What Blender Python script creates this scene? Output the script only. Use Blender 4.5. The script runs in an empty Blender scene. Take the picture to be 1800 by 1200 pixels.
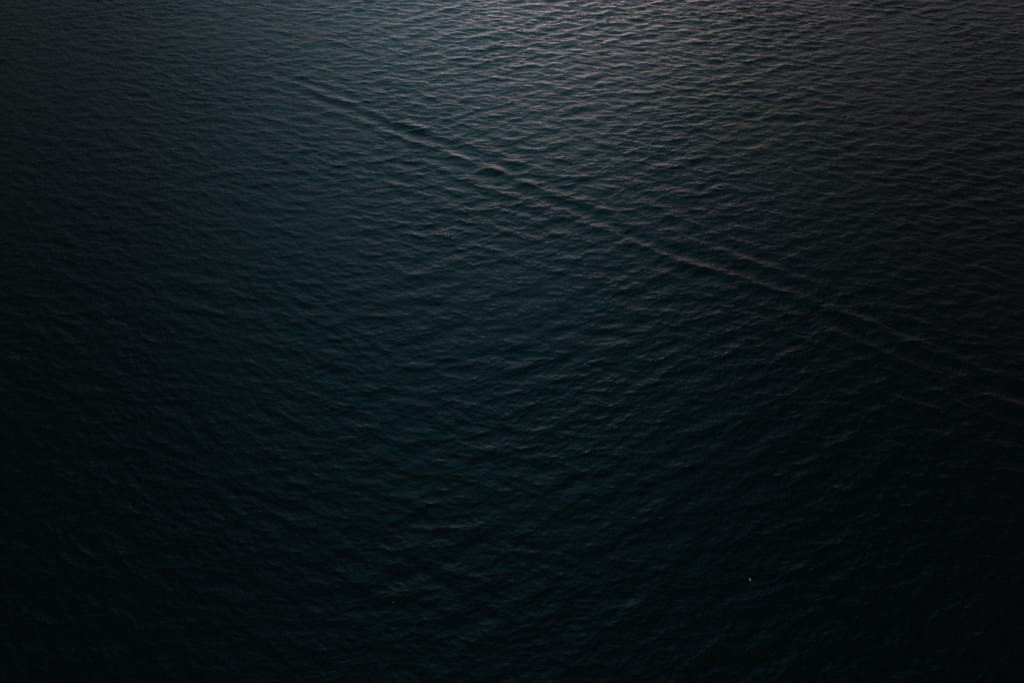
import bpy, bmesh, math
import numpy as np
from mathutils import Vector, Matrix, Euler

scene = bpy.context.scene
R = math.radians

# ------------------------------------------------------------------ camera
H = 120.0                     # drone height above the sea
PITCH = 50.0                  # degrees below the horizon
FPX = 1200.0                  # focal length in pixels of the 1800 px wide photograph
cam_d = bpy.data.cameras.new("camera")
cam_d.sensor_width = 36.0
cam_d.lens = 24.0
cam_d.clip_start = 0.5
cam_d.clip_end = 30000.0
cam = bpy.data.objects.new("camera", cam_d)
cam.location = (0, 0, H)
cam.rotation_euler = (R(90 - PITCH), 0, 0)
scene.collection.objects.link(cam)
scene.camera = cam

# ------------------------------------------------------------------ world: dusk sky, dimmed to the sides to imitate lens vignette
SUN_EL, SUN_AZ = 13.0, -170.0     # added fill lamp behind the camera's left shoulder, lights the gulls (azimuth from +Y to +X)
world = bpy.data.worlds.new("World")
scene.world = world
world.use_nodes = True
nt = world.node_tree
nt.nodes.clear()


def N(tree, kind, **kw):
    n = tree.nodes.new(kind)
    for k, v in kw.items():
        setattr(n, k, v)
    return n


def M(tree, op, a, b=None, c=None, clamp=False):
    n = tree.nodes.new("ShaderNodeMath")
    n.operation = op
    n.use_clamp = clamp
    for i, s in enumerate((a, b, c)):
        if s is None:
            continue
        if isinstance(s, (int, float)):
            n.inputs[i].default_value = s
        else:
            tree.links.new(s, n.inputs[i])
    return n.outputs[0]


def gauss(tree, s, c, w):
    """exp(-((s-c)/w)^2 / 2)"""
    d = M(tree, "DIVIDE", M(tree, "SUBTRACT", s, c), w)
    return M(tree, "EXPONENT", M(tree, "MULTIPLY", M(tree, "MULTIPLY", d, d), -0.5))


def tint(tree, s, col):
    n = tree.nodes.new("ShaderNodeVectorMath")
    n.operation = "SCALE"
    n.inputs[0].default_value = col
    tree.links.new(s, n.inputs["Scale"])
    return n.outputs[0]


def vadd(tree, a, b):
    n = tree.nodes.new("ShaderNodeVectorMath")
    n.operation = "ADD"
    tree.links.new(a, n.inputs[0])
    tree.links.new(b, n.inputs[1])
    return n.outputs[0]


tc = N(nt, "ShaderNodeTexCoord")
sep = N(nt, "ShaderNodeSeparateXYZ")
nt.links.new(tc.outputs["Generated"], sep.inputs[0])
dx, dy, dz = sep.outputs
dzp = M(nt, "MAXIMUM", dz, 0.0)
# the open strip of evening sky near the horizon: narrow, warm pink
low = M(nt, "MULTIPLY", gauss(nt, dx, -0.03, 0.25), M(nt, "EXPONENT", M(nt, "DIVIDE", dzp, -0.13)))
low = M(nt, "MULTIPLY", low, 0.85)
veil = M(nt, "MULTIPLY", gauss(nt, dx, 0.06, 0.16), gauss(nt, dzp, 0.0, 0.08))   # bright low glow added ahead to light the wave crests
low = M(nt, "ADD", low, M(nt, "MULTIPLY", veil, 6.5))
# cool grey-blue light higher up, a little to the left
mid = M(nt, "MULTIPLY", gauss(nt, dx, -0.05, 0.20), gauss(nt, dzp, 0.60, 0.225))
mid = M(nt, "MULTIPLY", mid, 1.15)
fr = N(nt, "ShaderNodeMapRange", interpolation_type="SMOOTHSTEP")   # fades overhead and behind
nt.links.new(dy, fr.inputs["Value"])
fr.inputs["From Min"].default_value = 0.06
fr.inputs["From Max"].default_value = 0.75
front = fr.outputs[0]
base = M(nt, "MULTIPLY", gauss(nt, dx, -0.10, 0.34), 0.04)
# noise that makes the added sky glow uneven
nz = N(nt, "ShaderNodeTexNoise")
nz.inputs["Scale"].default_value = 3.2
nz.inputs["Detail"].default_value = 4.0
mp = N(nt, "ShaderNodeMapping")
mp.inputs["Scale"].default_value = (1, 1, 2.2)
nt.links.new(tc.outputs["Generated"], mp.inputs[0])
nt.links.new(mp.outputs[0], nz.inputs["Vector"])
cl = M(nt, "ADD", M(nt, "MULTIPLY", nz.outputs[0], 0.8), 0.6)
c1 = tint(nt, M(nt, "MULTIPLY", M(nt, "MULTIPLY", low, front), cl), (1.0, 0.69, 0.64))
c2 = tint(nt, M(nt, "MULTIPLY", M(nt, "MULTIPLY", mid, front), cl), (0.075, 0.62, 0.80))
c3 = tint(nt, M(nt, "ADD", base, 0.026), (0.85, 0.83, 0.90))
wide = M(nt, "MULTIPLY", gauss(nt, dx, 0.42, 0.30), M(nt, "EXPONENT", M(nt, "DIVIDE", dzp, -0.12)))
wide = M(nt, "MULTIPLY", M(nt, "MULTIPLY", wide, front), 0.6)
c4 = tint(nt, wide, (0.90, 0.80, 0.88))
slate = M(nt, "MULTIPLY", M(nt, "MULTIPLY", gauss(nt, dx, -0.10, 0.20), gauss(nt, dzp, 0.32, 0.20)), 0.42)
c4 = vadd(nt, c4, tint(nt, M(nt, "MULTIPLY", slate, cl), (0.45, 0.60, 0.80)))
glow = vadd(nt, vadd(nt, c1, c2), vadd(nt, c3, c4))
bg_glow = N(nt, "ShaderNodeBackground")
nt.links.new(glow, bg_glow.inputs["Color"])
bg_glow.inputs["Strength"].default_value = 1.0
sky = N(nt, "ShaderNodeTexSky")
sky.sky_type = "NISHITA"
sky.sun_disc = False
sky.sun_elevation = R(SUN_EL)
sky.sun_rotation = R(SUN_AZ)
bg_sky = N(nt, "ShaderNodeBackground")
nt.links.new(sky.outputs[0], bg_sky.inputs["Color"])
bg_sky.inputs["Strength"].default_value = 0.0015
adds = N(nt, "ShaderNodeAddShader")
outw = N(nt, "ShaderNodeOutputWorld")
nt.links.new(bg_glow.outputs[0], adds.inputs[0])
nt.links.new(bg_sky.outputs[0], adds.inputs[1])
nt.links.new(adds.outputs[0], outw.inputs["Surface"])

# ------------------------------------------------------------------ fill lamp added behind the camera to brighten the gulls
fill_sun_d = bpy.data.lights.new("fill_sun", "SUN")
fill_sun_d.energy = 1.8
fill_sun_d.angle = R(12)
fill_sun_d.color = (1.0, 0.80, 0.66)
fill_sun = bpy.data.objects.new("fill_sun", fill_sun_d)
sd = Vector((math.sin(R(SUN_AZ)) * math.cos(R(SUN_EL)), math.cos(R(SUN_AZ)) * math.cos(R(SUN_EL)), math.sin(R(SUN_EL))))
fill_sun.rotation_euler = sd.to_track_quat("Z", "Y").to_euler()
fill_sun.location = (0, 200, 150)
scene.collection.objects.link(fill_sun)

vs = scene.view_settings
vs.view_transform = "Standard"
vs.look = "None"
vs.exposure = 0.0
vs.gamma = 1.0
vs.use_curve_mapping = False


def ground(px, py, z=0.0):
    """point at height z seen at pixel (px, py) of the 1800x1200 photograph"""
    u, v = px - 900.0, 600.0 - py
    c, s = math.cos(R(PITCH)), math.sin(R(PITCH))
    d = Vector((u, FPX * c + v * s, -FPX * s + v * c))
    t = (z - H) / d.z
    return Vector((0, 0, H)) + d * t


# ------------------------------------------------------------------ sea surface
rng = np.random.default_rng(11)
NT, CELL = 2048, 0.22
TILE = NT * CELL
k1 = 2 * np.pi * np.fft.fftfreq(NT, CELL)
KX, KY = np.meshgrid(k1, k1, indexing="xy")      # [iy, ix]
KK = np.hypot(KX, KY)
KK[0, 0] = 1e-6


def seas(lam_peak, travel_deg, spread, slope, tail=4.0, lam_min=0.0, bw=None):
    """random directional sea; travel direction in degrees from +Y clockwise; slope = rms slope"""
    kp = 2 * np.pi / lam_peak
    a = R(travel_deg)
    cosd = (KX * math.sin(a) + KY * math.cos(a)) / KK
    D = np.where(cosd > 0, np.maximum(cosd, 0) ** spread, 0)
    if bw is None:
        S = np.exp(-1.0 * (kp / KK) ** 2) * KK ** (-tail)
    else:
        S = np.exp(-0.5 * (np.log(KK / kp) / bw) ** 2) / KK ** 2
    if lam_min:
        S = S * np.exp(-(KK * lam_min / (2 * np.pi)) ** 4)
    A = np.sqrt(S * D)
    A[0, 0] = 0
    F = A * (rng.standard_normal(A.shape) + 1j * rng.standard_normal(A.shape))
    sl = np.fft.ifft2(1j * KX * F).real.var() + np.fft.ifft2(1j * KY * F).real.var()
    return F * (slope / math.sqrt(sl))


# travel directions: 180 = straight towards the camera (crests level in the frame)
F = (seas(6.6, 176, 5, 0.105, 4.0, 0.5)
     + seas(4.6, 203, 12, 0.050, 4.0, 0.5)
     + seas(8.5, 142, 60, 0.017, bw=0.22)        # long diagonal swell, crests rising to the right
     + seas(6.2, 150, 30, 0.020, bw=0.30))
FC = seas(1.25, 178, 2, 0.080, 3.5, 0.4)           # short chop, stronger in gusty patches


def heave(G):
    return (np.fft.ifft2(G).real, np.fft.ifft2(-1j * KX / KK * G).real, np.fft.ifft2(-1j * KY / KK * G).real)


gust = np.exp(-(KK * 38.0 / (2 * np.pi)) ** 2) * (rng.standard_normal(KK.shape) + 1j * rng.standard_normal(KK.shape))
gust = np.fft.ifft2(gust).real
gust = np.clip(1.0 + 0.30 * gust / gust.std(), 0.35, 1.7)
(h0, dx0, dy0), (h1, dx1, dy1) = heave(F), heave(FC)
g2 = 0.6 + 0.4 * gust
tile_h, tile_dx, tile_dy = h0 * g2 + h1 * gust, dx0 * g2 + dx1 * gust, dy0 * g2 + dy1 * gust
FL = F * np.exp(-(KK * 5.0 / (2 * np.pi)) ** 4)
tile_lo = np.fft.ifft2(FL).real
CHOP = 1.2


def axis(lo, hi, far_lo, far_hi, step):
    mid_ = np.arange(lo, hi + 1e-6, step)

    def ramp(total):
        out, s, x = [], step, 0.0
        while x < total:
            s *= 1.06
            x += s
            out.append(x)
        return np.array(out)
    return np.concatenate([lo - ramp(lo - far_lo)[::-1], mid_, mid_[-1] + ramp(far_hi - hi)])


xs = axis(-222.0, 222.0, -9000, 9000, CELL)
ys = axis(18.0, 300.0, -9000, 9000, CELL)
stepx, stepy = np.gradient(xs), np.gradient(ys)
X, Y = np.meshgrid(xs, ys, indexing="xy")
IX = np.rint(X / CELL).astype(np.int64) % NT
IY = np.rint(Y / CELL).astype(np.int64) % NT
st = np.maximum(stepx[None, :], stepy[:, None])
w_hi = np.clip((0.9 - st) / (0.9 - CELL), 0, 1)
w_lo = np.clip((3.5 - st) / (3.5 - 0.9), 0, 1)
Z = tile_h[IY, IX] * w_hi + tile_lo[IY, IX] * (1 - w_hi) * w_lo
OX = tile_dx[IY, IX] * w_hi * -CHOP
OY = tile_dy[IY, IX] * w_hi * -CHOP

# smooth random modulation used by the wake
def soft(lam, seed):
    r2 = np.random.default_rng(seed)
    G = np.exp(-(KK * lam / (2 * np.pi)) ** 2) * (r2.standard_normal(KK.shape) + 1j * r2.standard_normal(KK.shape))
    g = np.fft.ifft2(G).real
    return (g / g.std())[IY, IX]


# boat wake: a train of long diverging crests running down to the right
def wake(p_a, p_b, rot_deg, lam, amp, width, shift, seed, k_skew=0.0, grow=1.0):
    global Z, OX, OY
    a, b = ground(*p_a), ground(*p_b)
    e = (b - a)
    L = e.length
    e = e / L
    nrm = Vector((-e.y, e.x))
    S = (X - a.x) * e.x + (Y - a.y) * e.y            # along the envelope
    T = (X - a.x) * nrm.x + (Y - a.y) * nrm.y - shift   # across
    wob = soft(45, seed)
    env = np.exp(-0.5 * ((T + 1.2 * wob) / width) ** 2)
    env = env * (0.80 + 0.45 * soft(14, seed + 1)).clip(0.15, 1.5)
    env = env * np.clip(0.80 + 0.8 * S / L, 0.4, 1.8) * (1 / (1 + np.exp(-(S + 25) / 12))) * (1 / (1 + np.exp((S - L * grow) / 30)))
    r = R(rot_deg)
    # wave vector: across the envelope, turned a little, so that crests step in echelon
    kx = (nrm.x * math.cos(r) + e.x * math.sin(r))
    ky = (nrm.y * math.cos(r) + e.y * math.sin(r))
    k = 2 * np.pi / lam
    ph = k * (X * kx + Y * ky) + 0.45 * wob + 0.35 * soft(18, seed + 2)
    Z = Z + amp * env * np.cos(ph)
    OX = OX - amp * env * kx * np.sin(ph)
    OY = OY - amp * env * ky * np.sin(ph)


wake((560, 155), (1800, 722), -6.5, 7.0, 0.195, 4.8, 0.0, 71, grow=1.4)
wake((700, 170), (1800, 650), -5.0, 6.4, 0.06, 5.0, 0.0, 81, grow=1.4)
wake((700, 270), (1800, 810), -5.0, 6.8, 0.06, 6.0, 0.0, 91, grow=1.4)

verts = np.empty((X.size, 3), dtype=np.float32)
verts[:, 0] = (X + OX).ravel()
verts[:, 1] = (Y + OY).ravel()
verts[:, 2] = Z.ravel()
ny, nx = X.shape
idx = np.arange(nx * ny, dtype=np.int32).reshape(ny, nx)
quads = np.stack([idx[:-1, :-1], idx[:-1, 1:], idx[1:, 1:], idx[1:, :-1]], axis=-1).reshape(-1, 4)
me = bpy.data.meshes.new("sea_water")
me.vertices.add(len(verts))
me.vertices.foreach_set("co", verts.ravel())
me.loops.add(quads.size)
me.loops.foreach_set("vertex_index", quads.ravel())
me.polygons.add(len(quads))
me.polygons.foreach_set("loop_start", np.arange(0, quads.size, 4, dtype=np.int32))
me.polygons.foreach_set("loop_total", np.full(len(quads), 4, dtype=np.int32))
me.polygons.foreach_set("use_smooth", np.ones(len(quads), dtype=bool))
me.update(calc_edges=True)
water = bpy.data.objects.new("sea_water", me)
scene.collection.objects.link(water)
water["kind"] = "structure"
water["label"] = "dark teal open sea with small wind waves and a boat wake crossing it"

wm = bpy.data.materials.new("sea_water")
wm.use_nodes = True
t = wm.node_tree
bsdf = t.nodes["Principled BSDF"]
bsdf.inputs["Base Color"].default_value = (0.0012, 0.0065, 0.0082, 1)
bsdf.inputs["Roughness"].default_value = 0.045
bsdf.inputs["IOR"].default_value = 1.333
gm = N(t, "ShaderNodeNewGeometry")


def ripple(scale, sx, sy, rz, detail, dist_):
    m = N(t, "ShaderNodeMapping")
    m.inputs["Scale"].default_value = (sx, sy, 1)
    m.inputs["Rotation"].default_value = (0, 0, R(rz))
    t.links.new(gm.outputs["Position"], m.inputs[0])
    n = N(t, "ShaderNodeTexNoise")
    n.inputs["Scale"].default_value = scale
    n.inputs["Detail"].default_value = detail
    n.inputs["Roughness"].default_value = 0.6
    n.inputs["Distortion"].default_value = dist_
    t.links.new(m.outputs[0], n.inputs["Vector"])
    return n.outputs[0]


r1 = ripple(1.5, 0.55, 1.0, 6, 4, 0.3)
r2 = ripple(4.6, 0.6, 1.0, -14, 3, 0.2)
hgt = M(t, "ADD", M(t, "MULTIPLY", r1, 0.13), M(t, "MULTIPLY", r2, 0.065))
bp = N(t, "ShaderNodeBump")
bp.inputs["Strength"].default_value = 1.0
bp.inputs["Distance"].default_value = 1.0
t.links.new(hgt, bp.inputs["Height"])
t.links.new(bp.outputs[0], bsdf.inputs["Normal"])
me.materials.append(wm)


# ------------------------------------------------------------------ gulls
def mat(name, col, rough=0.6):
    m = bpy.data.materials.new(name)
    m.use_nodes = True
    b = m.node_tree.nodes["Principled BSDF"]
    b.inputs["Base Color"].default_value = (*col, 1)
    b.inputs["Roughness"].default_value = rough
    return m


def feather_mat(name, span0):
    """white gull, pale grey mantle and upper wings, dark wing tips (by own object coordinates)"""
    m = mat(name, (0.82, 0.82, 0.82), 0.7)
    tr = m.node_tree
    b = tr.nodes["Principled BSDF"]
    co = N(tr, "ShaderNodeTexCoord")
    s = N(tr, "ShaderNodeSeparateXYZ")
    tr.links.new(co.outputs["Object"], s.inputs[0])
    ax = M(tr, "ABSOLUTE", s.outputs[1])
    nzz = N(tr, "ShaderNodeTexNoise")
    nzz.inputs["Scale"].default_value = 30
    tr.links.new(co.outputs["Object"], nzz.inputs["Vector"])
    grey = M(tr, "GREATER_THAN", M(tr, "ADD", ax, M(tr, "MULTIPLY", nzz.outputs[0], 0.02)), span0 * 0.12)
    tip = M(tr, "GREATER_THAN", ax, span0 * 0.90)
    mx = N(tr, "ShaderNodeMix", data_type="RGBA")
    tr.links.new(grey, mx.inputs["Factor"])
    mx.inputs["A"].default_value = (0.82, 0.82, 0.83, 1)
    mx.inputs["B"].default_value = (0.62, 0.64, 0.68, 1)
    mx2 = N(tr, "ShaderNodeMix", data_type="RGBA")
    tr.links.new(tip, mx2.inputs["Factor"])
    tr.links.new(mx.outputs["Result"], mx2.inputs["A"])
    mx2.inputs["B"].default_value = (0.05, 0.05, 0.05, 1)
    tr.links.new(mx2.outputs["Result"], b.inputs["Base Color"])
    return m


def loft(bm, rings):
    """rings: lists of equally many points; closed ends"""
    vr = [[bm.verts.new(p) for p in r] for r in rings]
    n = len(vr[0])
    for a, b in zip(vr[:-1], vr[1:]):
        for i in range(n):
            bm.faces.new((a[i], a[(i + 1) % n], b[(i + 1) % n], b[i]))
    bm.faces.new(vr[0][::-1])
    bm.faces.new(vr[-1])


def body_rings(k=14):
    # x forward; (x, half width, half height, z centre)
    prof = [(-0.235, 0.045, 0.006, 0.012), (-0.17, 0.032, 0.014, 0.010), (-0.11, 0.042, 0.034, 0.004),
            (-0.04, 0.060, 0.055, 0.0), (0.03, 0.062, 0.058, 0.0), (0.09, 0.050, 0.048, 0.008),
            (0.125, 0.034, 0.034, 0.020), (0.15, 0.033, 0.034, 0.028), (0.175, 0.030, 0.031, 0.030),
            (0.195, 0.016, 0.018, 0.028)]
    return [[(x, w * math.cos(2 * math.pi * i / k), zc + h * math.sin(2 * math.pi * i / k)) for i in range(k)]
            for x, w, h, zc in prof]


def wing_rings(side, dih_in, dih_out, half=0.47):
    """arm rises with dih_in, hand bends to dih_out (degrees); swept back at the tip"""
    secs = [(0.0, 0.02, 0.150), (0.22, 0.045, 0.150), (0.42, 0.070, 0.130), (0.60, 0.050, 0.115),
            (0.78, 0.010, 0.085), (0.92, -0.040, 0.050), (1.0, -0.080, 0.018)]
    rings = []
    y = z = 0.0
    prev = 0.0
    for f, xl, ch in secs:
        ang = R(dih_in if f <= 0.43 else dih_out)
        ds = (f - prev) * half
        prev = f
        y += ds * math.cos(ang)
        z += ds * math.sin(ang)
        th = max(0.016 * (1 - 0.55 * f), 0.007)
        pts = []
        for i in range(10):
            a = 2 * math.pi * i / 10
            cx = xl - ch * 0.5 + 0.5 * ch * math.cos(a)
            tz = th * math.sin(a) * (0.65 + 0.35 * math.cos(a)) + 0.010 * math.sin(math.pi * (cx - xl + ch) / ch)
            pts.append((cx, side * (0.012 + y), 0.022 + z + tz))
        rings.append(pts if side > 0 else pts[::-1])
    return rings


def to_mesh(bm, name, voxel=None):
    m0 = bpy.data.meshes.new(name)
    bmesh.ops.recalc_face_normals(bm, faces=bm.faces)
    bm.to_mesh(m0)
    bm.free()
    if voxel:
        tmp = bpy.data.objects.new("tmp", m0)
        scene.collection.objects.link(tmp)
        md = tmp.modifiers.new("r", "REMESH")
        md.mode = "VOXEL"
        md.voxel_size = voxel
        sm = tmp.modifiers.new("s", "SMOOTH")
        sm.factor = 0.5
        sm.iterations = 2
        dg = bpy.context.evaluated_depsgraph_get()
        m1 = bpy.data.meshes.new_from_object(tmp.evaluated_get(dg))
        bpy.data.objects.remove(tmp)
        m1.name = name
        m0 = m1
    for p in m0.polygons:
        p.use_smooth = True
    return m0


beak_m = mat("beak", (0.55, 0.22, 0.04), 0.4)
eye_m = mat("eye", (0.01, 0.01, 0.01), 0.2)
foot_m = mat("foot", (0.5, 0.18, 0.08), 0.5)
fly_m = feather_mat("gull_feathers", 0.40)
sit_m = feather_mat("gull_feathers_folded", 0.30)


def link(name, m, mt, parent, loc=(0, 0, 0)):
    o = bpy.data.objects.new(name, m)
    scene.collection.objects.link(o)
    if mt:
        m.materials.clear()
        m.materials.append(mt)
    o.parent = parent
    o.location = loc
    return o


def beak_mesh():
    bm = bmesh.new()
    k = 8
    loft(bm, [[(x, w * math.cos(2 * math.pi * i / k), z + h * math.sin(2 * math.pi * i / k)) for i in range(k)]
              for x, w, h, z in [(0.185, 0.009, 0.011, 0.026), (0.21, 0.007, 0.008, 0.024), (0.228, 0.004, 0.006, 0.021),
                                 (0.235, 0.001, 0.002, 0.015)]])
    return to_mesh(bm, "beak")


def eye_mesh(side):
    bm = bmesh.new()
    bmesh.ops.create_uvsphere(bm, u_segments=8, v_segments=6, radius=0.005,
                              matrix=Matrix.Translation((0.172, side * 0.026, 0.038)))
    return to_mesh(bm, "eye")


def gull(label, loc, heading, pitch=0, bank=0, dih=None, scale=1.0):
    """heading in degrees clockwise from +Y; bank in degrees, positive lowers the right wing"""
    root = bpy.data.objects.new("gull", None)
    root.empty_display_size = 0.3
    scene.collection.objects.link(root)
    root.location = loc
    root.rotation_euler = Euler((R(bank), R(-pitch), R(90 - heading)), "XYZ")
    root.scale = (scale,) * 3
    root["label"] = label
    root["category"] = "gull"
    root["group"] = "gulls over the sea"
    bm = bmesh.new()
    loft(bm, body_rings())
    if dih:
        for s in (-1, 1):
            loft(bm, wing_rings(s, dih[0], dih[1]))
    else:
        for s in (-1, 1):      # folded wings lying along the back, tips crossing over the tail
            k = 10
            loft(bm, [[(x, s * (yc + w * math.cos(2 * math.pi * i / k)), zc + h * math.sin(2 * math.pi * i / k))
                       for i in range(k)]
                      for x, yc, w, h, zc in [(0.085, 0.040, 0.010, 0.020, 0.020), (0.04, 0.046, 0.020, 0.034, 0.024),
                                              (-0.06, 0.040, 0.022, 0.034, 0.026), (-0.16, 0.020, 0.016, 0.018, 0.030),
                                              (-0.25, 0.006, 0.009, 0.008, 0.034), (-0.285, 0.000, 0.003, 0.003, 0.036)]])
    link("body", to_mesh(bm, "gull_body", 0.007), fly_m if dih else sit_m, root)
    link("beak", beak_mesh(), beak_m, root)
    for s in (-1, 1):
        link("eye", eye_mesh(s), eye_m, root)
    return root


def sea_height(p):
    j = int(np.argmin(np.abs(xs - p.x)))
    i = int(np.argmin(np.abs(ys - p.y)))
    return float(Z[i, j])


gull("largest white gull, wings raised, banking low over the nearly black water at bottom right",
     ground(1318, 1018, 6.0), heading=262, pitch=4, bank=-16, dih=(34, 10), scale=0.74)
gull("small white gull gliding with wings spread wide over the dim waves right of the glow",
     ground(1490.5, 204.7, 3.0), heading=350, pitch=3, bank=4, dih=(12, 2), scale=0.9)
p = ground(777.5, 128.5); p.z = sea_height(p) + 0.03
gull("tiny white gull floating on the brightly lit waves above the boat wake",
     p, heading=250, scale=0.85)
p = ground(1425, 95.5); p.z = sea_height(p) + 0.03
gull("tiny pale gull floating in a dark trough, farthest from the camera near the top right",
     p, heading=80, scale=0.9)
